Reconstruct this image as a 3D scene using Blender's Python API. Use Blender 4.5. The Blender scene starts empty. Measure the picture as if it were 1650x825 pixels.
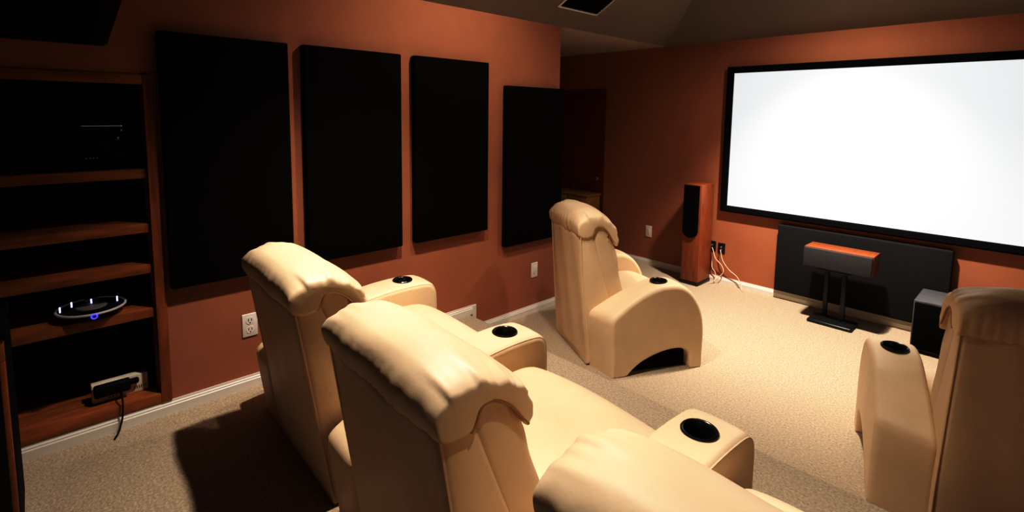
import bpy, bmesh, math, random
from mathutils import Vector, Matrix
random.seed(4)
PI = math.pi
S = 0.168          # height of the seating platform
HC = 2.471         # height where the walls meet the ceiling
SL = 0.55          # slope of the hipped ceiling
COL = bpy.context.scene.collection

# ------------------------------------------------------------------ helpers
def link(name, mesh, mat=None, parent=None):
    o = bpy.data.objects.new(name, mesh)
    COL.objects.link(o)
    if mat: o.data.materials.append(mat)
    if parent: o.parent = parent
    return o

def obj(name, bm, mat=None, parent=None, smooth=True, angle=40):
    bmesh.ops.recalc_face_normals(bm, faces=bm.faces[:])
    me = bpy.data.meshes.new(name)
    bm.to_mesh(me); bm.free()
    if smooth:
        me.shade_smooth()
        me.set_sharp_from_angle(angle=math.radians(angle))
    return link(name, me, mat, parent)

def tag(o, label=None, cat=None, group=None, kind=None):
    if label: o['label'] = label
    if cat: o['category'] = cat
    if group: o['group'] = group
    if kind: o['kind'] = kind
    return o

def thing(name, label, cat, loc=(0, 0, 0), rz=0.0, group=None):
    o = bpy.data.objects.new(name, None)
    o.empty_display_size = 0.1
    COL.objects.link(o)
    o.location = loc; o.rotation_euler = (0, 0, rz)
    return tag(o, label, cat, group)

def struct(name, bm, mat, smooth=False):
    return tag(obj(name, bm, mat, None, smooth), kind='structure')

def box(bm, lo, hi, bev=0.0, seg=2):
    r = bmesh.ops.create_cube(bm, size=1.0)
    vs = r['verts']
    for v in vs:
        v.co = Vector([(lo[i] + hi[i]) / 2 + v.co[i] * (hi[i] - lo[i]) for i in range(3)])
    if bev > 0:
        es = list({e for v in vs for e in v.link_edges})
        bmesh.ops.bevel(bm, geom=es, offset=bev, segments=seg, profile=0.5, affect='EDGES')
    return bm

def nbox(lo, hi, bev=0.0, seg=2):
    return box(bmesh.new(), lo, hi, bev, seg)

def cyl(bm, c, r1, r2, z0, z1, n=32, axis='z', cap=True):
    rings = []
    for r, z in ((r1, z0), (r2, z1)):
        ring = []
        for i in range(n):
            a = 2 * PI * i / n
            p = (r * math.cos(a), r * math.sin(a), z)
            if axis == 'x': p = (p[2], p[0], p[1])
            if axis == 'y': p = (p[0], p[2], p[1])
            ring.append(bm.verts.new(Vector(c) + Vector(p)))
        rings.append(ring)
    for i in range(n):
        bm.faces.new((rings[0][i], rings[0][(i + 1) % n], rings[1][(i + 1) % n], rings[1][i]))
    if cap:
        bm.faces.new(rings[0][::-1]); bm.faces.new(rings[1])
    return bm

def lathe(bm, pts, c=(0, 0, 0), n=40, closed=False, axis='z'):
    rings = []
    for r, z in pts:
        ring = []
        for i in range(n):
            a = 2 * PI * i / n
            p = (r * math.cos(a), r * math.sin(a), z)
            if axis == 'x': p = (p[2], p[0], p[1])
            if axis == 'y': p = (p[0], p[2], p[1])
            ring.append(bm.verts.new(Vector(c) + Vector(p)))
        rings.append(ring)
    m = len(rings)
    for j in range(m if closed else m - 1):
        a, b = rings[j], rings[(j + 1) % m]
        for i in range(n):
            bm.faces.new((a[i], a[(i + 1) % n], b[(i + 1) % n], b[i]))
    if not closed:
        if pts[0][0] > 1e-5: bm.faces.new(rings[0][::-1])
        if pts[-1][0] > 1e-5: bm.faces.new(rings[-1])
    return bm

def catmull(pts, n=8, closed=False):
    P = [Vector(p) for p in pts]
    out = []
    m = len(P)
    rng = m if closed else m - 1
    for i in range(rng):
        if closed:
            p0, p1, p2, p3 = P[(i - 1) % m], P[i], P[(i + 1) % m], P[(i + 2) % m]
        else:
            p0, p1, p2, p3 = P[max(i - 1, 0)], P[i], P[i + 1], P[min(i + 2, m - 1)]
        for k in range(n):
            t = k / n
            out.append(0.5 * ((2 * p1) + (p2 - p0) * t + (2 * p0 - 5 * p1 + 4 * p2 - p3) * t * t
                              + (3 * p1 - p0 - 3 * p2 + p3) * t ** 3))
    if not closed: out.append(P[-1])
    return out

def tube(bm, pts, r, n=8, smooth=6):
    P = catmull(pts, smooth) if smooth else [Vector(p) for p in pts]
    rings = []
    up = Vector((0.3, 0.2, 1)).normalized()
    for i, p in enumerate(P):
        d = (P[min(i + 1, len(P) - 1)] - P[max(i - 1, 0)]).normalized()
        a = d.cross(up)
        if a.length < 1e-4: a = d.cross(Vector((1, 0, 0)))
        a.normalize(); b = d.cross(a)
        rings.append([bm.verts.new(p + a * r * math.cos(2 * PI * k / n) + b * r * math.sin(2 * PI * k / n)) for k in range(n)])
    for i in range(len(rings) - 1):
        for k in range(n):
            bm.faces.new((rings[i][k], rings[i][(k + 1) % n], rings[i + 1][(k + 1) % n], rings[i + 1][k]))
    bm.faces.new(rings[0][::-1]); bm.faces.new(rings[-1])
    return bm

def resample(P, n, closed=True):
    Q = P + [P[0]] if closed else P
    d = [0.0]
    for a, b in zip(Q[:-1], Q[1:]): d.append(d[-1] + (b - a).length)
    out = []; j = 0
    for i in range(n):
        t = d[-1] * i / (n if closed else n - 1)
        while j < len(d) - 2 and d[j + 1] < t: j += 1
        k = (t - d[j]) / max(d[j + 1] - d[j], 1e-9)
        out.append(Q[j].lerp(Q[j + 1], min(max(k, 0), 1)))
    return out

def area2(P):
    return sum(P[i].x * P[(i + 1) % len(P)].y - P[(i + 1) % len(P)].x * P[i].y for i in range(len(P))) / 2

def inset(P, d):
    """offset a closed ccw 2D outline inwards"""
    n = len(P); out = []
    for i in range(n):
        t = (P[(i + 1) % n] - P[(i - 1) % n])
        if t.length < 1e-9: out.append(P[i]); continue
        t.normalize()
        out.append(P[i] + Vector((-t.y, t.x)) * d)
    return out

def extrude_profile(P, x0, x1, r, seg=4, mid=1, fn=None, soft=None):
    """profile of (y,z) points extruded along x with rounded long edges"""
    bm = bmesh.new()
    P = [Vector((p[0], p[1])) for p in P]
    if area2(P) < 0: P = P[::-1]
    st = []
    for k in range(seg + 1):
        a = PI / 2 * k / seg
        st.append((x0 + r * (1 - math.sin(a)), r * (1 - math.cos(a))))
    st = [(x0 + r * (1 - math.cos(PI / 2 * k / seg)), r * (1 - math.sin(PI / 2 * k / seg))) for k in range(seg + 1)]
    xs = st + [(x0 + r + (x1 - x0 - 2 * r) * k / mid, 0) for k in range(1, mid)] + [(x0 + x1 - a, b) for a, b in st[::-1]]
    rings = []
    for x, d in xs:
        Q = inset(P, d) if d > 1e-6 else P
        if soft: Q = [p.lerp(q, soft(p)) for p, q in zip(P, Q)]
        ring = []
        for i, q in enumerate(Q):
            co = Vector((x, q.x, q.y))
            if fn: co = fn(co, i / len(Q), (x - x0) / (x1 - x0))
            ring.append(bm.verts.new(co))
        rings.append(ring)
    n = len(P)
    for a, b in zip(rings[:-1], rings[1:]):
        for i in range(n):
            bm.faces.new((a[i], a[(i + 1) % n], b[(i + 1) % n], b[i]))
    bm.faces.new(rings[0][::-1]); bm.faces.new(rings[-1])
    return bm

# ------------------------------------------------------------------ materials
def mat(name, col, rough=0.6, spec=0.5, noise=0.0, nscale=20, bump=0.0, bscale=60, metal=0.0, emit=None, estr=0.0,
        stretch=(1, 1, 1), detail=4, coords='Object', sheen=0.0, bdist=0.01):
    m = bpy.data.materials.new(name); m.use_nodes = True
    nt = m.node_tree; b = nt.nodes['Principled BSDF']
    b.inputs['Base Color'].default_value = (*col, 1)
    b.inputs['Roughness'].default_value = rough
    b.inputs['Specular IOR Level'].default_value = spec
    b.inputs['Metallic'].default_value = metal
    if sheen: b.inputs['Sheen Weight'].default_value = sheen
    if emit:
        b.inputs['Emission Color'].default_value = (*emit, 1)
        b.inputs['Emission Strength'].default_value = estr
    if noise or bump:
        tc = nt.nodes.new('ShaderNodeTexCoord'); mp = nt.nodes.new('ShaderNodeMapping')
        mp.inputs['Scale'].default_value = stretch
        nt.links.new(tc.outputs[coords], mp.inputs['Vector'])
    if noise:
        t = nt.nodes.new('ShaderNodeTexNoise'); t.inputs['Scale'].default_value = nscale; t.inputs['Detail'].default_value = detail
        nt.links.new(mp.outputs[0], t.inputs['Vector'])
        r = nt.nodes.new('ShaderNodeValToRGB')
        r.color_ramp.elements[0].position = 0.3; r.color_ramp.elements[1].position = 0.7
        r.color_ramp.elements[0].color = (*[c * (1 - noise) for c in col], 1)
        r.color_ramp.elements[1].color = (*[min(1, c * (1 + noise)) for c in col], 1)
        nt.links.new(t.outputs['Fac'], r.inputs['Fac']); nt.links.new(r.outputs['Color'], b.inputs['Base Color'])
    if bump:
        t2 = nt.nodes.new('ShaderNodeTexNoise'); t2.inputs['Scale'].default_value = bscale; t2.inputs['Detail'].default_value = 6
        nt.links.new(mp.outputs[0], t2.inputs['Vector'])
        bp = nt.nodes.new('ShaderNodeBump'); bp.inputs['Strength'].default_value = bump; bp.inputs['Distance'].default_value = bdist
        nt.links.new(t2.outputs['Fac'], bp.inputs['Height']); nt.links.new(bp.outputs['Normal'], b.inputs['Normal'])
    return m

M = {}
M['wall'] = mat('terracotta_paint', (0.45, 0.195, 0.112), 0.75, 0.25, noise=0.05, nscale=3, bump=0.12, bscale=130)
M['ceiling'] = mat('ceiling_paint', (0.52, 0.44, 0.36), 0.9, 0.15, noise=0.03, nscale=2, bump=0.1, bscale=120)
M['trim'] = mat('white_trim_paint', (0.80, 0.77, 0.71), 0.4, 0.4, noise=0.02, nscale=5)
M['carpet'] = mat('beige_carpet', (0.53, 0.43, 0.315), 0.95, 0.1, noise=0.26, nscale=90, bump=0.6, bscale=120, detail=8, sheen=0.25, bdist=0.02)
M['leather'] = mat('cream_leather', (0.79, 0.618, 0.43), 0.5, 0.4, noise=0.035, nscale=7, bump=0.07, bscale=55, bdist=0.01)
M['leather_seam'] = mat('leather_seam', (0.44, 0.27, 0.125), 0.6, 0.3, noise=0.05, nscale=20)
M['underside'] = mat('black_underside_and_arch_shade', (0.012, 0.010, 0.008), 0.9, 0.1, noise=0.1, nscale=50)
M['cup'] = mat('black_plastic', (0.012, 0.012, 0.012), 0.25, 0.5, noise=0.05, nscale=30)
M['cup_in'] = mat('matte_black_cup', (0.006, 0.006, 0.006), 0.6, 0.2, noise=0.05, nscale=30)
M['panel'] = mat('black_acoustic_cloth', (0.008, 0.0065, 0.0055), 0.95, 0.08, noise=0.15, nscale=160, bump=0.2, bscale=300)
M['panel_front'] = mat('charcoal_cloth', (0.030, 0.029, 0.031), 0.9, 0.15, noise=0.15, nscale=160, bump=0.2, bscale=300)
M['frame'] = mat('black_velvet', (0.006, 0.006, 0.007), 0.9, 0.1, noise=0.1, nscale=80)
M['screen'] = mat('glowing_screen_fabric', (0.22, 0.24, 0.27), 0.85, 0.1, noise=0.005, nscale=2, emit=(0.93, 0.97, 1.0), estr=0.70)  # emission stands in for projector light falling on the fabric
M['cherry'] = mat('cherry_veneer', (0.31, 0.10, 0.038), 0.36, 0.5, noise=0.22, nscale=6, stretch=(9, 9, 0.7))
M['shelfwood'] = mat('stained_shelf_wood', (0.35, 0.12, 0.04), 0.45, 0.4, noise=0.3, nscale=5, stretch=(8, 1, 8))
M['shelfwood_v'] = mat('stained_stile_wood', (0.35, 0.12, 0.04), 0.45, 0.4, noise=0.3, nscale=5, stretch=(8, 8, 1))
M['dark'] = mat('black_lacquer', (0.010, 0.009, 0.009), 0.8, 0.1, noise=0.1, nscale=10)
M['metal'] = mat('black_powder_coat', (0.018, 0.018, 0.02), 0.35, 0.5, noise=0.06, nscale=60)
M['grille'] = mat('speaker_grille_cloth', (0.085, 0.083, 0.09), 0.85, 0.2, noise=0.35, nscale=260, bump=0.4, bscale=400)
M['grille_black'] = mat('black_grille_cloth', (0.006, 0.006, 0.006), 0.9, 0.1, noise=0.3, nscale=200)
M['subwood'] = mat('black_ash', (0.12, 0.12, 0.125), 0.45, 0.4, noise=0.25, nscale=20, stretch=(1, 8, 1))
M['plate'] = mat('white_plate_plastic', (0.86, 0.82, 0.76), 0.35, 0.5, noise=0.02, nscale=20)
M['slot'] = mat('dark_slot', (0.02, 0.018, 0.016), 0.7, 0.2, noise=0.05, nscale=20)
M['wire'] = mat('pale_speaker_wire', (0.78, 0.58, 0.47), 0.4, 0.4, noise=0.05, nscale=30)
M['hallwood'] = mat('tan_oak', (0.40, 0.23, 0.085), 0.5, 0.3, noise=0.2, nscale=5, stretch=(1, 8, 8))
M['door'] = mat('dark_red_door_paint', (0.20, 0.05, 0.02), 0.6, 0.3, noise=0.05, nscale=4)
M['knob'] = mat('brushed_nickel', (0.75, 0.72, 0.68), 0.3, 0.5, metal=0.9, noise=0.03, nscale=40)
M['glass'] = mat('dark_tinted_glass', (0.006, 0.004, 0.004), 0.25, 0.3, noise=0.05, nscale=5)
M['ringgrey'] = mat('pale_grey_plastic', (0.55, 0.53, 0.50), 0.4, 0.5, noise=0.03, nscale=30, emit=(0.8, 0.85, 1.0), estr=0.03)
M['discgrey'] = mat('dull_grey_plastic', (0.22, 0.20, 0.18), 0.5, 0.4, noise=0.05, nscale=30)
M['led_blue'] = mat('blue_light', (0.1, 0.1, 0.5), 0.4, 0.4, noise=0.01, nscale=5, emit=(0.10, 0.08, 1.0), estr=1.6)
M['led_white'] = mat('blue_white_light', (0.5, 0.5, 0.9), 0.4, 0.4, noise=0.01, nscale=5, emit=(0.50, 0.48, 1.0), estr=3.0)
M['led_red'] = mat('red_light', (0.5, 0.02, 0.02), 0.4, 0.4, noise=0.01, nscale=5, emit=(1.0, 0.02, 0.03), estr=0.35)
M['mark'] = mat('grey_print', (0.35, 0.35, 0.35), 0.4, 0.5, noise=0.02, nscale=10, emit=(0.8, 0.9, 0.9), estr=0.10)
M['steel'] = mat('pale_beige_case', (0.88, 0.80, 0.66), 0.5, 0.4, noise=0.04, nscale=20)

# ------------------------------------------------------------------ room shell
XR, YB, XH = 5.0, -7.2, -2.6         # right wall, rear wall, end of the hall
YE = -1.741                          # where the left wall ends at the hall opening
YS = -2.727                          # front edge of the platform
T = 0.12
NY0, NY1, NZ0, NZ1 = -6.0, -4.728, 0.29, 1.84   # niche for the shelving

bm = bmesh.new()
box(bm, (XH - T, YE - T, -0.1), (0, T, 0)); box(bm, (0, YS - 0.3, -0.1), (XR + T, T, 0))
struct('floor', bm, M['carpet'])
bm = bmesh.new()
r = 0.02
prof = [(YB - T, -0.1), (YS - 0.005, -0.1), (YS - 0.005, S - 0.05)]
for k in range(7):
    a = -PI / 2 + PI * k / 6
    prof.append((YS - r + r * math.cos(a), S - r + r * math.sin(a)))
prof.append((YB - T, S))
vs0 = [bm.verts.new((0, y, z)) for y, z in prof]; vs1 = [bm.verts.new((XR + T, y, z)) for y, z in prof]
for i in range(len(prof)):
    j = (i + 1) % len(prof); bm.faces.new((vs0[i], vs0[j], vs1[j], vs1[i]))
bm.faces.new(vs0); bm.faces.new(vs1)
struct('floor_platform', bm, M['carpet'], smooth=True)

bm = bmesh.new()                      # left wall with the niche, ending at the hall corner
box(bm, (-T, NY1, -0.1), (0, YE, HC)); box(bm, (-T, YB - T, -0.1), (0, NY0, HC))
box(bm, (-T, NY0, NZ1), (0, NY1, HC)); box(bm, (-T, NY0, -0.1), (0, NY1, NZ0 - 0.03))
struct('wall_left', bm, M['wall'])
struct('wall_screen', nbox((XH - T, 0, -0.1), (XR + T, T, HC + 0.02)), M['wall'])
struct('wall_right', nbox((XR, YB - T, -0.1), (XR + T, 0, HC + 0.02)), M['wall'])
struct('wall_rear', nbox((0, YB - T, -0.1), (XR, YB, HC + 0.02)), M['wall'])
bm = bmesh.new()
box(bm, (XH, YE - T, -0.1), (-T, YE, HC)); box(bm, (XH - T, YE - T, -0.1), (XH, 0, HC))
struct('wall_hall', bm, M['wall'])

# ceiling: hipped up from the four walls to a flat middle, low flat over the hall
D = 1.5; ZT = HC + SL * D
bm = bmesh.new()
o_ = [bm.verts.new(c) for c in ((0, YB, HC), (XR, YB, HC), (XR, 0, HC), (0, 0, HC))]
i_ = [bm.verts.new(c) for c in ((D, YB + D, ZT), (XR - D, YB + D, ZT), (XR - D, -D, ZT), (D, -D, ZT))]
for k in range(4): bm.faces.new((o_[k], o_[(k + 1) % 4], i_[(k + 1) % 4], i_[k]))
bm.faces.new(i_)
geo = bmesh.ops.solidify(bm, geom=bm.faces[:], thickness=-0.06)
cl = struct('ceiling', bm, M['ceiling'])
struct('ceiling_hall', nbox((XH - T, YE - T, HC), (0.0, T, HC + 0.06)), M['ceiling'])

# baseboards
def base_profile(h=0.069, t=0.016):
    return [(0, 0), (t, 0), (t, h * 0.62), (t * 0.75, h * 0.68), (t * 0.75, h * 0.78), (t * 0.45, h * 0.86), (t * 0.4, h), (0, h)]
def baseboard(name, a, b, nrm, z, h=0.069):
    bm = bmesh.new(); rings = []
    for p in (a, b):
        rings.append([bm.verts.new((p[0] + nrm[0] * d, p[1] + nrm[1] * d, z + q)) for d, q in base_profile(h)])
    n = len(rings[0])
    for i in range(n):
        bm.faces.new((rings[0][i], rings[0][(i + 1) % n], rings[1][(i + 1) % n], rings[1][i]))
    bm.faces.new(rings[0]); bm.faces.new(rings[1])
    return struct(name, bm, M['trim'])
baseboard('baseboard_left_platform', (0, YB), (0, YS + 0.03), (1, 0), S)
baseboard('baseboard_left', (0, YS + 0.05), (0, YE), (1, 0), 0.0)
baseboard('baseboard_screen', (XH, 0), (XR, 0), (0, -1), 0.0)
baseboard('baseboard_right', (XR, YB), (XR, 0), (-1, 0), 0.0)
baseboard('baseboard_hall', (XH, YE), (0, YE), (0, 1), 0.0)
bm = nbox((0, YS + 0.012, 0.0), (0.017, YS + 0.05, S + 0.069), 0.003)
struct('trim_1', bm, M['trim'])

# hall door (only its knob catches light)
bm = bmesh.new()
box(bm, (-1.62, -0.012, 0.01), (-0.78, 0.0, 2.03))
for z0, z1 in ((0.2, 0.85), (1.05, 1.9)):
    for x0, x1 in ((-1.52, -1.24), (-1.16, -0.90)):
        box(bm, (x0, -0.018, z0), (x1, -0.010, z1), 0.006)
dr = struct('door_1', bm, M['door'])
bm = lathe(bmesh.new(), [(0.012, -0.012), (0.012, -0.035), (0.022, -0.045), (0.027, -0.058), (0.022, -0.07), (0.0, -0.075)], (-0.847, 0, 0.937), 20, axis='y')
obj('door_knob', bm, M['knob'], dr)

# ------------------------------------------------------------------ acoustic panels
PX = 0.058
def acoustic(y0, y1, z0, z1, label, group='black acoustic panels along the left wall'):
    bm = nbox((0.003, y0, z0), (PX, y1, z1), 0.008, 3)
    tag(obj('acoustic_panel', bm, M['panel']), label, 'acoustic panel', group)
acoustic(-4.665, -4.065, 0.825, 2.09, 'wide black cloth acoustic panel on the terracotta wall, next to the built-in shelves')
acoustic(-3.982, -3.352, 0.825, 2.093, 'black cloth acoustic panel hanging second from the built-in shelves')
acoustic(-3.248, -2.602, 0.825, 2.096, 'black cloth acoustic panel hanging third from the built-in shelves, above the step')
acoustic(-2.410, -1.748, 0.650, 1.938, 'lowest-hung black acoustic panel at the wall corner by the hall opening')
bm = nbox((1.285, -0.058, 0.085), (2.545, -0.003, 0.718), 0.012, 3)
tag(obj('acoustic_panel', bm, M['panel_front']), 'wide low charcoal acoustic panel on the wall under the projection screen', 'acoustic panel')

# ------------------------------------------------------------------ projection screen
sx0, sx1, sz0, sz1 = 0.717, 3.19, 0.764, 2.208
fw = 0.062
scr = thing('projection_screen', 'large white lit projection screen in a black frame on the far wall', 'projection screen', ((sx0 + sx1) / 2, -0.0, sz0))
def rel(bm, o):
    bmesh.ops.translate(bm, verts=bm.verts[:], vec=-Vector(o.location)); return bm
bm = bmesh.new()
pr = [(0.0, 0.0), (0.0, -0.05), (0.012, -0.055), (fw - 0.012, -0.045), (fw, -0.036), (fw, 0.0)]
cs = [(sx0, sz0, 1, 1), (sx1, sz0, -1, 1), (sx1, sz1, -1, -1), (sx0, sz1, 1, -1)]
rings = [[bm.verts.new((cx + ax * d, y, cz + az * d)) for d, y in pr] for cx, cz, ax, az in cs]
for k in range(4):
    a, b = rings[k], rings[(k + 1) % 4]
    for i in range(len(pr)):
        j = (i + 1) % len(pr); bm.faces.new((a[i], a[j], b[j], b[i]))
obj('screen_frame', rel(bm, scr), M['frame'], scr, smooth=False)
bm = nbox((sx0 + fw - 0.004, -0.032, sz0 + fw - 0.004), (sx1 - fw + 0.004, -0.02, sz1 - fw + 0.004))
obj('screen_surface', rel(bm, scr), M['screen'], scr, smooth=False)

# ------------------------------------------------------------------ tower speaker
sp = thing('tower_speaker', 'tall cherry wood floor speaker with black grille left of the screen', 'speaker', (0.545, -0.165, 0))
obj('cabinet', nbox((-0.093, -0.135, 0.035), (0.093, 0.135, 1.035), 0.006), M['cherry'], sp)
bm = bmesh.new()
gw, gt, gb = 0.08, 1.025, 0.565
pts = [(-gw, gt), (gw, gt), (gw, gb)] + [(gw * math.cos(a), gb - gw * 0.95 * math.sin(a)) for a in [PI * k / 16 for k in range(1, 16)]] + [(-gw, gb)]
f0 = [bm.verts.new((x - 0.008, -0.152, z)) for x, z in pts]; f1 = [bm.verts.new((x - 0.008, -0.134, z)) for x, z in pts]
bm.faces.new(f0); bm.faces.new(f1[::-1])
for i in range(len(pts)): bm.faces.new((f0[i], f0[(i + 1) % len(pts)], f1[(i + 1) % len(pts)], f1[i]))
obj('grille', bm, M['grille_black'], sp, smooth=False)
obj('plinth', nbox((-0.097, -0.140, 0.0), (0.098, 0.14, 0.034), 0.008), M['metal'], sp)

# ------------------------------------------------------------------ centre speaker and its stand
st = thing('speaker_stand', 'black low two-post speaker stand on the carpet under the screen', 'speaker stand', (1.845, -0.31, 0))
obj('base_plate', nbox((-0.165, -0.115, 0.0), (0.165, 0.115, 0.028), 0.014, 3), M['metal'], st)
for x, y in ((-0.075, 0.05), (0.065, 0.0)):
    bm = nbox((x - 0.016, y - 0.02, 0.026), (x + 0.016, y + 0.02, 0.458), 0.005)
    box(bm, (x - 0.03, y - 0.035, 0.026), (x + 0.03, y + 0.035, 0.036), 0.004)
    obj('post', bm, M['metal'], st)
obj('top_plate', nbox((-0.12, -0.09, 0.456), (0.12, 0.09, 0.468), 0.004), M['metal'], st)
cs_ = thing('center_speaker', 'long low centre speaker with grey grille and cherry top, lying on the black stand', 'speaker', (1.862, -0.285, 0.4685))
obj('cabinet', nbox((-0.247, -0.095, 0.0), (0.247, 0.115, 0.168), 0.004), M['cherry'], cs_)
obj('grille', nbox((-0.247, -0.120, 0.002), (0.243, -0.094, 0.164), 0.008, 3), M['grille'], cs_)

# ------------------------------------------------------------------ subwoofer
sb = thing('subwoofer', 'black cube subwoofer on the carpet beside the low charcoal panel', 'subwoofer', (2.585, -0.255, 0))
obj('cabinet', nbox((-0.2, -0.19, 0.018), (0.2, 0.19, 0.392), 0.008), M['subwood'], sb)
obj('grille', nbox((-0.19, -0.212, 0.03), (0.19, -0.189, 0.38), 0.008), M['grille_black'], sb)
for x in (-0.15, 0.15):
    for y in (-0.14, 0.14):
        obj('foot', cyl(bmesh.new(), (x, y, 0), 0.022, 0.02, 0, 0.02, 16), M['cup'], sb)

# ------------------------------------------------------------------ wall plates
def plate(loc, rz, label, kind, group=None):
    """a plate facing local -y, w 0.078 x 0.128"""
    black = kind == 'speaker'
    t = thing('outlet' if kind == 'outlet' else ('speaker_wall_plate' if black else 'blank_wall_plate'), label,
              'outlet' if kind == 'outlet' else 'wall plate', loc, rz, group)
    w, h = (0.037, 0.054) if black else (0.040, 0.066)
    obj('cover', nbox((-w, -0.007, -h), (w, 0, h), 0.004, 3), M['cup'] if black else M['plate'], t)
    if kind == 'outlet':
        for z in (0.026, -0.026):
            s = obj('socket', cyl(bmesh.new(), (0, 0, z), 0.021, 0.021, -0.009, -0.006, 24, 'y'), M['plate'], t)
            bm = bmesh.new()
            for x, hh in ((-0.008, 0.008), (0.008, 0.0065)):
                box(bm, (x - 0.0016, -0.0096, z + 0.004 - hh), (x + 0.0016, -0.0085, z + 0.004 + hh))
            cyl(bm, (0, 0, z - 0.012), 0.0035, 0.0035, -0.0096, -0.0085, 12, 'y')
            obj('slot', bm, M['slot'], s, smooth=False)
        obj('screw', cyl(bmesh.new(), (0, 0, 0), 0.003, 0.003, -0.0085, -0.006, 12, 'y'), M['steel'], t)
    elif black:
        for z in (0.014, -0.014):
            obj('binding_post', lathe(bmesh.new(), [(0.009, -0.006), (0.009, -0.014), (0.006, -0.024), (0, -0.025)], (0, 0, z), 16, axis='y'), M['knob'], t)
    else:
        obj('rocker', nbox((-0.017, -0.010, -0.034), (0.017, -0.006, 0.034), 0.002), M['plate'], t)
    return t
plate((0, -4.302, 0.527), PI / 2, 'white double wall outlet low on the terracotta wall, behind the leftmost recliner', 'outlet')
plate((0, -2.022, 0.377), PI / 2, 'white wall plate on the terracotta wall left of the recliner below the step', 'rocker')
plate((-0.122, 0, 0.393), 0, 'white wall plate on the dark wall between the recliner and the tower speaker', 'rocker')
plate((0.639, 0, 0.372), 0, 'black speaker wall plate nearer the tower speaker', 'speaker')
plate((0.736, 0, 0.366), 0, 'black speaker wall plate farther from the tower speaker', 'speaker')
def wire(pts, label):
    bm = tube(bmesh.new(), pts, 0.0045, 8, 8)
    tag(obj('speaker_wire', bm, M['wire']), label, 'cable', 'pale wires beside the tower speaker')
wire([(0.648, -0.024, 0.358), (0.665, -0.035, 0.33), (0.70, -0.05, 0.26), (0.76, -0.04, 0.20), (0.785, -0.04, 0.14), (0.76, -0.05, 0.09), (0.71, -0.08, 0.03), (0.68, -0.11, 0.006), (0.685, -0.13, 0.006)],
     'pale speaker wire hanging from the left black wall plate in a loop')
wire([(0.736, -0.026, 0.352), (0.75, -0.045, 0.33), (0.775, -0.045, 0.25), (0.84, -0.04, 0.17), (0.92, -0.04, 0.12), (0.97, -0.045, 0.05), (0.99, -0.08, 0.006), (1.02, -0.10, 0.006)],
     'pale speaker wire running from the right black wall plate down to the baseboard')
wire([(0.65, -0.022, 0.30), (0.652, -0.02, 0.26), (0.65, -0.02, 0.21), (0.66, -0.03, 0.15), (0.70, -0.035, 0.10), (0.705, -0.05, 0.04), (0.70, -0.09, 0.006)],
     'short pale wire dangling behind the side of the tower speaker')

# ------------------------------------------------------------------ hall cabinet
hc = thing('low_cabinet', 'low tan wooden cabinet in the dark hall behind the recliner', 'cabinet', (-1.11, -0.17, 0))
obj('body', nbox((-0.31, -0.13, 0.03), (0.31, 0.13, 0.735), 0.004), M['hallwood'], hc)
obj('cabinet_top', nbox((-0.325, -0.145, 0.736), (0.325, 0.14, 0.757), 0.005), M['hallwood'], hc)
for x0 in (-0.30, 0.005):
    d = obj('door', nbox((x0, -0.142, 0.06), (x0 + 0.295, -0.129, 0.72), 0.004), M['hallwood'], hc)
    obj('knob', lathe(bmesh.new(), [(0.006, -0.141), (0.006, -0.15), (0.013, -0.158), (0.0, -0.166)], (0.03 if x0 > 0 else -0.03, 0, 0.5), 14, axis='y'), M['knob'], d)
for x in (-0.29, 0.29):
    for y in (-0.11, 0.11):
        obj('foot', nbox((x - 0.02, y - 0.02, 0), (x + 0.02, y + 0.02, 0.032)), M['hallwood'], hc)

# ------------------------------------------------------------------ ceiling vent on the left slope
v = thing('ceiling_vent', 'white-framed dark air vent on the sloped ceiling', 'ceiling vent')
ca, sa = 1 / math.sqrt(1 + SL * SL), SL / math.sqrt(1 + SL * SL)
v.location = (0.195, -1.761, HC + SL * 0.195 - 0.001)
v.rotation_euler = (0, -math.atan(SL), 0)
L, W2 = 0.40, 0.25
bm = bmesh.new()
for lo, hi in (((0, -W2, -0.012), (0.016, W2, 0)), ((L - 0.016, -W2, -0.012), (L, W2, 0)),
               ((0.016, -W2, -0.012), (L - 0.016, -W2 + 0.016, 0)), ((0.016, W2 - 0.016, -0.012), (L - 0.016, W2, 0))):
    box(bm, lo, hi, 0.003)
obj('vent_frame', bm, M['trim'], v)
bm = bmesh.new()
for k in range(14):
    x = 0.03 + k * (L - 0.06) / 13
    q = box(bmesh.new(), (-0.011, -W2 + 0.016, -0.001), (0.011, W2 - 0.016, 0.001))
    bmesh.ops.rotate(q, verts=q.verts[:], cent=(0, 0, 0), matrix=Matrix.Rotation(0.7, 3, 'Y'))
    bmesh.ops.translate(q, verts=q.verts[:], vec=(x, 0, -0.0085))
    me = bpy.data.meshes.new('tmp'); q.to_mesh(me); q.free(); bm.from_mesh(me); bpy.data.meshes.remove(me)
obj('louvers', bm, M['slot'], v, smooth=False)
obj('duct_back', nbox((0.01, -W2 + 0.01, -0.0012), (L - 0.01, W2 - 0.01, -0.0002)), M['dark'], v, smooth=False)

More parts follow.
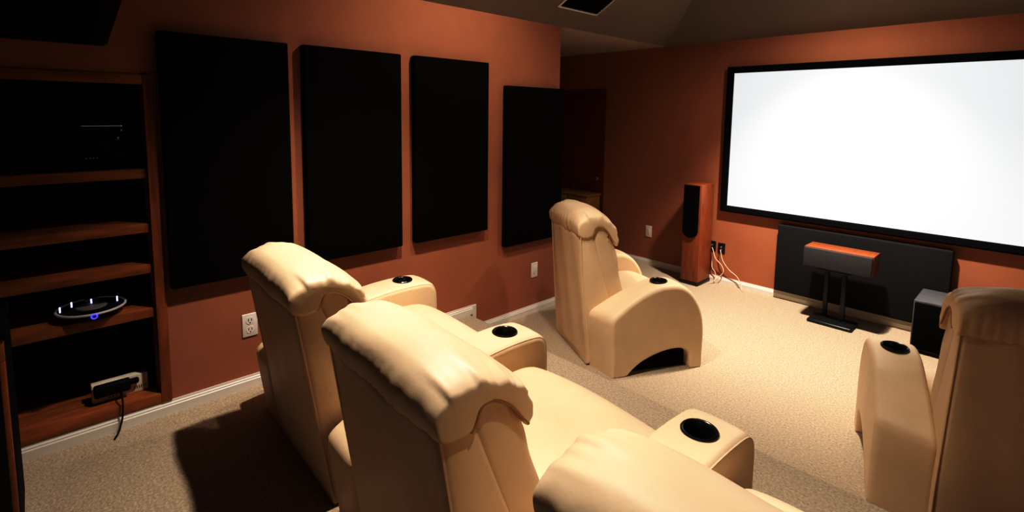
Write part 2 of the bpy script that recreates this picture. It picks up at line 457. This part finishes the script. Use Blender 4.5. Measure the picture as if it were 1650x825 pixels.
# ------------------------------------------------------------------ recliners
def arm_outline(style):
    """(y,z) side outline of an arm: arched for the single chairs, boxy-fronted for the platform row"""
    if style == 'arched':
        top = [(-0.005, 0.37), (0.02, 0.405), (0.10, 0.450), (0.20, 0.500), (0.31, 0.547), (0.41, 0.582), (0.50, 0.592), (0.585, 0.583),
               (0.655, 0.545), (0.715, 0.475), (0.757, 0.385), (0.777, 0.27), (0.777, 0.14), (0.768, 0.012)]
        rear = [(0.02, 0.0), (0.012, 0.1), (0.005, 0.2), (-0.003, 0.3)]
        under = [(0.672, 0.06), (0.655, 0.115), (0.60, 0.145), (0.50, 0.142), (0.40, 0.118), (0.30, 0.078), (0.21, 0.034), (0.165, 0.004)]
        foot = [(0.76, 0.0), (0.675, 0.0)]; last = (0.15, 0.0)
    else:
        top = [(-0.045, 0.325), (-0.03, 0.352), (0.01, 0.378), (0.1, 0.422), (0.25, 0.480), (0.4, 0.520), (0.55, 0.543), (0.7, 0.552), (0.82, 0.549), (0.88, 0.537),
               (0.912, 0.505), (0.922, 0.45), (0.924, 0.3), (0.922, 0.15), (0.916, 0.012)]
        rear = [(0.0, 0.0), (-0.015, 0.1), (-0.03, 0.2)]
        under = [(0.80, 0.05), (0.785, 0.09), (0.70, 0.108), (0.55, 0.10), (0.40, 0.07), (0.28, 0.03), (0.22, 0.004)]
        foot = [(0.905, 0.0), (0.805, 0.0)]; last = (0.215, 0.0)
    pts = [Vector(q) for q in rear] + catmull(top, 5) + [Vector(q) for q in foot] + catmull(under, 4) + [Vector(last)]
    return resample(pts, 170)

def make_arm(root, xc, w, style, cy):
    P = arm_outline(style)
    zc = max(q.y for q in P if abs(q.x - cy) < 0.06)
    def fn(co, t, u):     # the padded top crowns a little across the arm
        if co.z > 0.38:
            co.z += 0.008 * (1 - (2 * u - 1) ** 2) * min(1, (co.z - 0.38) / 0.08)
        if style == 'arched' and co.y < 0.3:
            uo = u if xc > 0 else 1 - u
            co.y += 0.085 * uo * (0.3 - co.y) / 0.3
        return co
    bm = extrude_profile(P, xc - w / 2, xc + w / 2, 0.028, 5, 6, fn, lambda p: min(1.0, 0.15 + max(0.0, p.y - 0.0) / 0.16))
    a = obj('arm', bm, M['leather'], None, angle=60)
    cut = obj('cutter', cyl(bmesh.new(), (xc, cy, 0), 0.0495, 0.0495, zc - 0.095, zc + 0.1, 48), None, None, False)
    md = a.modifiers.new('b', 'BOOLEAN'); md.operation = 'DIFFERENCE'; md.object = cut; md.solver = 'EXACT'
    bpy.context.view_layer.update()
    dg = bpy.context.evaluated_depsgraph_get()
    me = bpy.data.meshes.new_from_object(a.evaluated_get(dg))
    a.modifiers.clear(); old = a.data; a.data = me; bpy.data.meshes.remove(old)
    me.shade_smooth(); me.set_sharp_from_angle(angle=math.radians(55))
    cme = cut.data; bpy.data.objects.remove(cut); bpy.data.meshes.remove(cme)
    a.parent = root
    wn = a.modifiers.new('weighted_normal', 'WEIGHTED_NORMAL'); wn.keep_sharp = True; wn.weight = 90
    # stitched seam lines along the top edges
    for s in (-1, 1):
        ins = inset(P[::-1], 0.0075)[::-1]
        ring = [Vector((xc + s * (w / 2 - 0.0085), ins[i].x, ins[i].y)) for i in range(len(P)) if P[i].y > 0.32]
        if len(ring) > 3 and style == 'boxy': obj('piping', tube(bmesh.new(), ring, 0.0032, 6, 0), M['leather'], a)
    zt = zc + 0.009
    c = obj('cup_holder', lathe(bmesh.new(), [(0.040, zt - 0.08), (0.046, zt - 0.002), (0.050, zt + 0.004), (0.055, zt + 0.0055), (0.0585, zt + 0.002), (0.0585, zt - 0.012), (0.0492, zt - 0.014), (0.044, zt - 0.084)], (xc, cy, 0), 48, closed=True), M['cup'], a)
    c['label'] = 'black cup holder ring'
    obj('cup_bottom', cyl(bmesh.new(), (xc, cy, 0), 0.043, 0.043, zt - 0.086, zt - 0.08, 32), M['cup_in'], c)
    return a

def shear(k):
    def f(co): co.y -= k * co.z; return co
    return f

def make_recliner(label, loc, rz, gap, wb, arms, style, cy, seat_front, tilt, tall, group, seed):
    rnd = random.Random(seed)
    root = thing('recliner', label, 'recliner chair', loc, rz, group)
    hw = wb / 2
    taper = 0.10 if style == 'arched' else 0.06
    def sh(co):
        co.z += max(0, co.z - 0.4) * tall
        co.y -= tilt * co.z
        return co
    # rear shell: wedge widening to the floor
    shell = [(0.0, 0.006), (0.0, 0.2), (0.0, 0.5), (0.0, 0.75), (0.0, 0.82), (0.02, 0.85), (0.085, 0.85), (0.105, 0.82), (0.13, 0.72), (0.165, 0.58), (0.20, 0.45), (0.215, 0.3), (0.215, 0.006)]
    P = resample([Vector(p) for p in shell], 90)
    ph = rnd.uniform(0, 6)
    def fn(co, t, u):
        co.x *= 1.0 - taper * max(0, co.z - 0.25)
        if co.y < 0.03 and co.z > 0.05:          # padded, faintly rippled rear face
            co.y -= 0.012 * math.cos(PI * (u - 0.5)) + 0.003 * math.sin(u * 17 + ph + co.z * 6)
        return sh(co)
    obj('back_shell', extrude_profile(P, -hw, hw, 0.022, 4, 20, fn), M['leather'], root, angle=60)
    for s in (-1, 1):
        pts = []
        for k in range(16):
            z = 0.02 + 0.82 * k / 15
            co = Vector((s * (hw - 0.006) , 0.003, z)); co.x *= 1.0 - 0.06 * max(0, z - 0.25)
            pts.append(sh(co))
        obj('piping', tube(bmesh.new(), pts, 0.0045, 6, 0), M['leather'], root)
    # front back cushion
    cush = [(0.09, 0.83), (0.11, 0.70), (0.14, 0.55), (0.17, 0.42), (0.20, 0.395), (0.27, 0.40), (0.303, 0.43), (0.298, 0.50), (0.288, 0.58), (0.276, 0.66), (0.258, 0.74), (0.228, 0.82), (0.19, 0.878), (0.14, 0.904), (0.10, 0.89)]
    P = resample(catmull(cush, 6, True), 90)
    cw = hw - 0.003
    def fn2(co, t, u):
        e = 2 * u - 1
        if co.y > 0.21:
            co.y += 0.035 * (1 - e * e) - 0.012 * abs(e) ** 8
            co.y += 0.004 * math.sin(co.z * 30 + 5 * e + ph) * (0.3 + e * e)
        co.x *= 1.0 - taper * max(0, co.z - 0.3)
        return sh(co)
    obj('back_cushion', extrude_profile(P, -cw, cw, 0.03, 6, 20, fn2), M['leather'], root, angle=80)
    # headrest: pillow folded over the top, arched underneath at its ends
    hr = [(0.000, 0.818), (-0.014, 0.845), (-0.013, 0.890), (0.012, 0.926), (0.058, 0.948), (0.12, 0.955), (0.18, 0.942), (0.235, 0.908),
          (0.272, 0.868), (0.290, 0.828), (0.294, 0.790), (0.282, 0.757), (0.258, 0.760), (0.233, 0.792), (0.195, 0.843), (0.152, 0.872), (0.116, 0.868), (0.096, 0.838), (0.08, 0.816), (0.04, 0.812)]
    P0 = catmull(hr, 7, True); P = resample(P0, 120)
    hwid = hw * (1 - 0.58 * taper) + 0.014
    cen = Vector((0.14, 0.90))
    folds = [(rnd.uniform(0.02, 0.5), rnd.uniform(-1, 1), rnd.uniform(0.7, 1.3)) for _ in range(7)]
    def fn3(co, t, u):
        e = 2 * u - 1; ae = abs(e)
        y, z = co.y, co.z
        n = Vector((y - cen.x, z - cen.y)); n.normalize()
        r0 = math.hypot(y - 0.14, z - 0.80)
        ang = math.atan2(z - 0.80, y - 0.14)          # position round the fold
        outer = max(0.0, min(1.0, (r0 - 0.06) / 0.06))
        st = min(1.0, max(0.0, (ae - 0.45) / 0.55)); rnd_ = 1 - math.sqrt(max(0, 1 - st * st))
        rear = max(0, min(1, (0.05 - y) / 0.05))
        d = 0.012 * (1 - ae ** 3) * outer * (1 - 0.7 * rear)
        g = max(0, (ae - 0.5) / 0.5) ** 1.3            # gathers near the ends
        d += outer * g * (1 - rear) * (0.0055 * math.sin(ang * 12 + ph + 2.0 * e) + 0.003 * math.sin(ang * 25 + 2 * ph))
        d += outer * 0.0025 * math.sin(e * 7 + ang * 4 + ph)
        d += rear * 0.0022 * math.sin(e * 40 + 3 * math.sin(e * 6 + ph)) * max(0, min(1, (0.93 - z) / 0.05))
        y += n.x * d; z += n.y * d
        tw = max(0, min(1, (z - 0.85) / 0.09)); fw_ = max(0, min(1, (y - 0.2) / 0.1))
        z -= 0.042 * rnd_ * tw * outer
        y -= 0.03 * rnd_ * fw_ * outer
        return sh(Vector((co.x, y, z)))
    h = obj('headrest', extrude_profile(P, -hwid, hwid, 0.010, 4, 46, fn3), M['leather'], root, angle=80)
    # seam arching over each end of the headrest
    for s in (-1, 1):
        arc = catmull([(0.078, 0.816), (0.096, 0.838), (0.116, 0.868), (0.152, 0.872), (0.195, 0.843), (0.233, 0.792), (0.252, 0.766)], 5)
        pts = [sh(Vector((s * (hwid - 0.003), q.x, q.y - 0.001))) for q in arc]
        obj('seam', tube(bmesh.new(), pts, 0.004, 6, 0), M['leather_seam'], h)
    # seat
    gw = gap / 2 - 0.006
    sf = seat_front
    seat = [(0.20, 0.30), (0.20, 0.40), (0.23, 0.435), (0.35, 0.448), (sf - 0.2, 0.468), (sf - 0.09, 0.462), (sf - 0.03, 0.43), (sf, 0.37), (sf, 0.30), (sf - 0.03, 0.272), (0.3, 0.272), (0.22, 0.275)]
    P = resample(catmull(seat, 5, True), 100)
    def fn4(co, t, u):
        e = 2 * u - 1
        if co.z > 0.38:
            co.z += 0.018 * (1 - e * e) - 0.018 * abs(e) ** 8 + 0.002 * math.sin(co.y * 19 + 4 * e + ph)
        return co
    obj('seat', extrude_profile(P, -gw, gw, 0.045, 5, 16, fn4), M['leather'], root, angle=80)
    bm = nbox((-gw + 0.004, sf - 0.07, 0.075), (gw - 0.004, sf - 0.012, 0.30), 0.024, 4)
    obj('footrest', bm, M['leather'], root)
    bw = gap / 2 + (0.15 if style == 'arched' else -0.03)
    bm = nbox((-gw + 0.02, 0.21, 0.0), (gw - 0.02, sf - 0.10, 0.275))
    if style == 'arched': box(bm, (-bw, 0.21, 0.0), (bw, 0.66, 0.13))  # black block added beneath the arms as painted shade inside the arches
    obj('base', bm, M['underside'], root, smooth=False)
    for xc, w in arms: make_arm(root, xc, w, style, cy)
    return root

G = 'cream leather recliners'
AW = 0.218; PT = 0.94; g_ = PT - AW
ROT = math.radians(-2.1)
def row(i): return (0.855 + i * PT + 0.012 * (i > 0), -4.335 - 0.037 * i * PT, S)
make_recliner('cream leather recliner on the platform nearest the left wall', row(0), ROT, g_, 0.655, [(-PT / 2, AW), (PT / 2, AW)], 'boxy', 0.745, 0.84, 0.155, 0.0, G, 1)
make_recliner('middle cream leather recliner of the platform row, its wide back toward the viewer', row(1), ROT, g_, 0.655, [(PT / 2, AW)], 'boxy', 0.745, 0.84, 0.155, 0.0, G, 2)
make_recliner('cream leather recliner at the bottom of the picture, only its headrest showing', row(2), ROT, g_, 0.655, [(PT / 2, AW)], 'boxy', 0.745, 0.82, 0.13, 0.015, G, 3)
AF = 0.212
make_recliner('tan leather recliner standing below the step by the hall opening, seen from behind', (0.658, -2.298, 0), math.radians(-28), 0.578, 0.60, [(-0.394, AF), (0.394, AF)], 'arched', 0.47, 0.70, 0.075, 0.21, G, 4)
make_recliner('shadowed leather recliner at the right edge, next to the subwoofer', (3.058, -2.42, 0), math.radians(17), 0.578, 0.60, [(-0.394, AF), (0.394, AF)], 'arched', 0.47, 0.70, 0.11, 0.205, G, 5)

# ------------------------------------------------------------------ built-in shelving and what is on it
bs = thing('built_in_shelving', 'dark stained wooden shelving built into the left wall', 'shelf', (0, -5.36, NZ0 - 0.03))
def bx(name, lo, hi, m, parent=bs, bev=0.003, **k):
    return obj(name, rel(nbox(lo, hi, bev), parent), m, parent, **k)
bx('stile', (-0.02, NY1, 0.21 + 0.03), (0.014, -4.682, 1.885), M['shelfwood_v'])
bx('stile', (-0.02, NY0 - 0.04, 0.24), (0.014, NY0 + 0.004, 1.885), M['shelfwood_v'])
bx('top_rail', (-0.02, NY0, 1.835), (0.012, NY1, 1.88), M['shelfwood'])
bx('bottom_shelf', (-0.50, NY0, NZ0 - 0.029), (-0.001, NY1, NZ0), M['shelfwood'])
bx('bottom_rail', (0.0, NY0, 0.24), (0.012, NY1, NZ0), M['shelfwood'])
SHELVES = [(1.385, 1.431), (1.118, 1.163), (0.914, 0.959), (0.690, 0.737)]
for z0, z1 in SHELVES:
    bx('shelf', (-0.50, NY0 + 0.001, z0), (-0.004, NY1 - 0.001, z1), M['shelfwood'])
bx('back_panel', (-0.52, NY0 - 0.02, NZ0 - 0.03), (-0.50, NY1 + 0.02, NZ1 + 0.02), M['dark'], bev=0)
bx('side_panel', (-0.50, NY1, NZ0 - 0.03), (-T, NY1 + 0.02, NZ1 + 0.02), M['dark'], bev=0)
bx('side_panel', (-0.50, NY0 - 0.02, NZ0 - 0.03), (-T, NY0, NZ1 + 0.02), M['dark'], bev=0)
bx('top_panel', (-0.50, NY0 - 0.02, NZ1), (-T, NY1 + 0.02, NZ1 + 0.02), M['dark'], bev=0)

rc = thing('av_receiver', 'black stereo receiver with faint lettering lights on the upper shelf', 'receiver', (-0.03, -5.02, 1.4315))
obj('case', nbox((-0.34, -0.235, 0.012), (0.0, 0.235, 0.235), 0.005), M['dark'], rc)
for x in (-0.29, -0.05):
    for y in (-0.19, 0.19): obj('foot', cyl(bmesh.new(), (x, y, 0), 0.018, 0.018, 0, 0.013, 14), M['cup'], rc)
bm = nbox((0.0, 0.06, 0.205), (0.0015, 0.205, 0.2085))
obj('display_line', bm, M['mark'], rc, smooth=False)
for y, z, s_ in ((0.205, 0.207, 0.004), (0.205, 0.187, 0.003), (0.191, 0.152, 0.003), (0.19, 0.145, 0.002), (0.07, 0.059, 0.002), (0.083, 0.059, 0.002), (0.096, 0.059, 0.002), (0.109, 0.059, 0.002)):
    obj('indicator_light', cyl(bmesh.new(), (0, y, z), s_, s_, 0.0, 0.002, 10, 'x'), M['mark'], rc, smooth=False)
obj('volume_knob', cyl(bmesh.new(), (0, 0.14, 0.12), 0.022, 0.02, 0.0, 0.016, 24, 'x'), M['cup'], rc)
am = thing('disc_player', 'black component with a tiny red light at the far left of the upper shelf', 'disc player', (-0.03, -5.43, 1.4315))
obj('case', nbox((-0.32, -0.165, 0.01), (0.0, 0.165, 0.26), 0.005), M['dark'], am)
for x in (-0.28, -0.05):
    for y in (-0.13, 0.13): obj('foot', cyl(bmesh.new(), (x, y, 0), 0.016, 0.016, 0, 0.011, 14), M['cup'], am)
obj('power_light', lathe(bmesh.new(), [(0.007, 0.0), (0.006, 0.002), (0, 0.003)], (0, 0.150, 0.058), 14, axis='x'), M['led_red'], am)
for z in (0.182, 0.235 - 0.005):
    obj('button', cyl(bmesh.new(), (0, 0.146, z), 0.008, 0.008, 0, 0.006, 16, 'x'), M['discgrey'], am)

# round device with blue lights
rd = thing('round_console', 'round dark console with a pale rim and blue lights on the lowest open shelf', 'console', (-0.082, -4.968, 0.7375))
obj('body', lathe(bmesh.new(), [(0.0, 0), (0.09, 0.0), (0.12, 0.022), (0.131, 0.036), (0.126, 0.042), (0.0, 0.044)], n=56), M['dark'], rd)
bm = bmesh.new()
ring = [(0.1295 + 0.0055 * math.cos(2 * PI * k / 12), 0.041 + 0.0055 * math.sin(2 * PI * k / 12)) for k in range(12)]
lathe(bm, ring, n=64, closed=True)
obj('rim', bm, M['ringgrey'], rd)
obj('hub', lathe(bmesh.new(), [(0.060, 0.043), (0.058, 0.048), (0.0, 0.05)], n=40), M['discgrey'], rd)
obj('hinge', nbox((-0.105, -0.02, 0.043), (-0.075, 0.03, 0.058), 0.004), M['discgrey'], rd)
for x, y in ((0.015, -0.113), (-0.035, -0.07), (-0.03, 0.002), (0.0, 0.098)):
    obj('status_light', nbox((x - 0.003, y - 0.003, 0.044), (x + 0.003, y + 0.003, 0.070), 0.002), M['led_white'], rd)
bm = bmesh.new()
lathe(bm, [(0.0105 + 0.003 * math.cos(2 * PI * k / 8), 0.003 * math.sin(2 * PI * k / 8)) for k in range(8)], (0.137, 0.0, 0.034), 24, closed=True, axis='x')
obj('power_ring', bm, M['led_blue'], rd)

# pale case with black plugs at the bottom
ps = thing('power_strip', 'pale beige power strip standing on the bottom shelf', 'power strip', (-0.085, -4.88, NZ0 + 0.0005))
obj('case', nbox((-0.045, -0.112, 0.0), (0.0, 0.112, 0.092), 0.004), M['steel'], ps)
for k in range(6): obj('vent_slot', nbox((0.0, 0.055 + k * 0.009, 0.02), (0.0012, 0.058 + k * 0.009, 0.034)), M['slot'], ps, smooth=False)
for k in range(4): obj('vent_slot', nbox((0.0, -0.05 + k * 0.014, 0.012), (0.0012, -0.042 + k * 0.014, 0.018)), M['slot'], ps, smooth=False)
ad = thing('power_adapter', 'black power adapter block leaning on the pale power strip', 'power adapter', (-0.082, -4.905, NZ0 + 0.0305))
bm = nbox((0.0, -0.080, 0.008), (0.04, 0.062, 0.066), 0.010, 3)
obj('case', bm, M['cup_in'], ad)
obj('plug', nbox((0.0, 0.055, 0.026), (0.024, 0.098, 0.054), 0.008, 3), M['cup_in'], ad)
obj('power_cord', rel(tube(bmesh.new(), [(-0.04, -4.885, NZ0 + 0.05), (-0.01, -4.885, NZ0 + 0.05), (0.025, -4.885, NZ0 + 0.02), (0.03, -4.89, 0.24), (0.032, -4.90, 0.20), (0.05, -4.91, S + 0.012), (0.09, -4.93, S + 0.006)], 0.004, 8, 8), ad), M['cup_in'], ad)

# ------------------------------------------------------------------ wedge speaker on the left wall (upper left)
ws = thing('wall_speaker', 'black wedge-sided surround speaker high on the left wall above the shelving', 'speaker', (0, -5.12, 2.0))
bm = bmesh.new()
lo = [(0.0, -0.30), (0.19, -0.20), (0.19, 0.20), (0.0, 0.27)]
q0 = [bm.verts.new((x, y, 0)) for x, y in lo]; q1 = [bm.verts.new((x, y * 1.4, 0.34)) for x, y in lo]
bm.faces.new(q0); bm.faces.new(q1)
for i in range(4): bm.faces.new((q0[i], q0[(i + 1) % 4], q1[(i + 1) % 4], q1[i]))
bmesh.ops.bevel(bm, geom=bm.edges[:], offset=0.008, segments=2, affect='EDGES')
obj('cabinet', bm, M['dark'], ws)
obj('grille', nbox((0.186, -0.19, 0.012), (0.2, 0.19, 0.328), 0.006), M['grille_black'], ws)

# ------------------------------------------------------------------ glass fronted cabinet at the left edge
gc = thing('glass_door_cabinet', 'wooden cabinet with a dark glass door cut off by the left edge', 'cabinet', (0.44, -5.55, S))
obj('carcass', nbox((-0.2, -0.335, 0.0), (0.18, 0.315, 0.735), 0.004), M['dark'], gc)
obj('cabinet_top', nbox((-0.21, -0.345, 0.775), (0.205, 0.318, 0.80), 0.004), M['dark'], gc)  # top coloured black to stand in for shadow on it
bm = bmesh.new()
for lo, hi in (((0.18, -0.33, 0.70), (0.2, 0.312, 0.774)), ((0.18, -0.33, 0.02), (0.2, 0.312, 0.12)), ((0.18, -0.33, 0.12), (0.2, -0.27, 0.70)), ((0.18, 0.296, 0.12), (0.2, 0.312, 0.70))):
    box(bm, lo, hi, 0.002)
d = obj('door', bm, M['shelfwood_v'], gc)
obj('pane', nbox((0.185, -0.27, 0.12), (0.194, 0.296, 0.70)), M['glass'], d, smooth=False)

# ------------------------------------------------------------------ light
def spot(name, loc, target, power, angle, blend, col, size=0.05):
    l = bpy.data.lights.new(name, 'SPOT'); l.energy = power; l.spot_size = math.radians(angle); l.spot_blend = blend
    l.color = col; l.shadow_soft_size = size
    o = bpy.data.objects.new(name, l); COL.objects.link(o); o.location = loc
    o.rotation_euler = (Vector(target) - Vector(loc)).to_track_quat('-Z', 'Y').to_euler()
    return o
WARM = (1.0, 0.90, 0.80)
spot('downlight_row', (1.25, -3.90, 3.05), (1.3, -3.86, 0), 300, 96, 0.85, WARM, 0.04)
spot('downlight_row_right', (2.75, -4.35, 3.2), (2.70, -4.32, 0), 120, 40, 0.8, WARM, 0.04)
spot('step_fill_spot', (2.80, -3.40, 3.2), (2.78, -3.38, 0), 60, 30, 1.0, WARM, 0.05)  # added unseen spot that brightens the platform near its edge
spot('wall_fill_spot', (1.35, -2.95, 3.1), (0.0, -2.95, 1.35), 100, 105, 1.0, WARM, 0.05)  # added unseen spot that washes the left wall with light
spot('downlight_front', (1.75, -1.05, 2.98), (1.80, -0.50, 0), 560, 84, 0.85, WARM, 0.05)
spot('downlight_screen', (1.85, -1.05, 2.95), (1.85, -0.7, 0), 115, 150, 1.0, WARM, 0.05)

spot('ceiling_bounce_fill', (2.3, -2.4, 2.45), (2.0, -1.9, 4.0), 34, 150, 1.0, WARM, 0.2)  # added unseen lamp in place of light bounced up to the ceiling
w = bpy.data.worlds.new('World'); bpy.context.scene.world = w; w.use_nodes = True
w.node_tree.nodes['Background'].inputs[0].default_value = (1.0, 0.8, 0.6, 1)
w.node_tree.nodes['Background'].inputs[1].default_value = 0.005

# ------------------------------------------------------------------ camera
f, yaw, pitch, roll, cyp = 822.5364, math.radians(46.6648), math.radians(5.977), math.radians(0.7495), 269.7617
cam = bpy.data.cameras.new('Camera'); co = bpy.data.objects.new('Camera', cam); COL.objects.link(co)
fwd = Vector((-math.sin(yaw) * math.cos(pitch), math.cos(yaw) * math.cos(pitch), -math.sin(pitch)))
rt = Vector((math.cos(yaw), math.sin(yaw), 0)); up = rt.cross(fwd)
r2 = rt * math.cos(roll) + up * math.sin(roll); u2 = -rt * math.sin(roll) + up * math.cos(roll)
mw = Matrix((r2, u2, -fwd)).transposed().to_4x4(); mw.translation = Vector((2.99713, -5.12826, 1.71828))
co.matrix_world = mw
cam.sensor_fit = 'HORIZONTAL'; cam.sensor_width = 36; cam.lens = f / 1650 * 36
cam.shift_y = (cyp - 412.5) / 1650
cam.clip_start = 0.02
bpy.context.scene.camera = co
vs = bpy.context.scene.view_settings
vs.view_transform = 'Standard'; vs.look = 'None'; vs.exposure = 0.0; vs.gamma = 1.0
vs.use_curve_mapping = True
cm = vs.curve_mapping; c = cm.curves[3]
c.points[0].location = (0, 0); c.points[1].location = (1, 1)
for x, y in ((0.10, 0.036), (0.3, 0.20), (0.6, 0.585), (0.82, 0.885)): c.points.new(x, y)
cm.update()
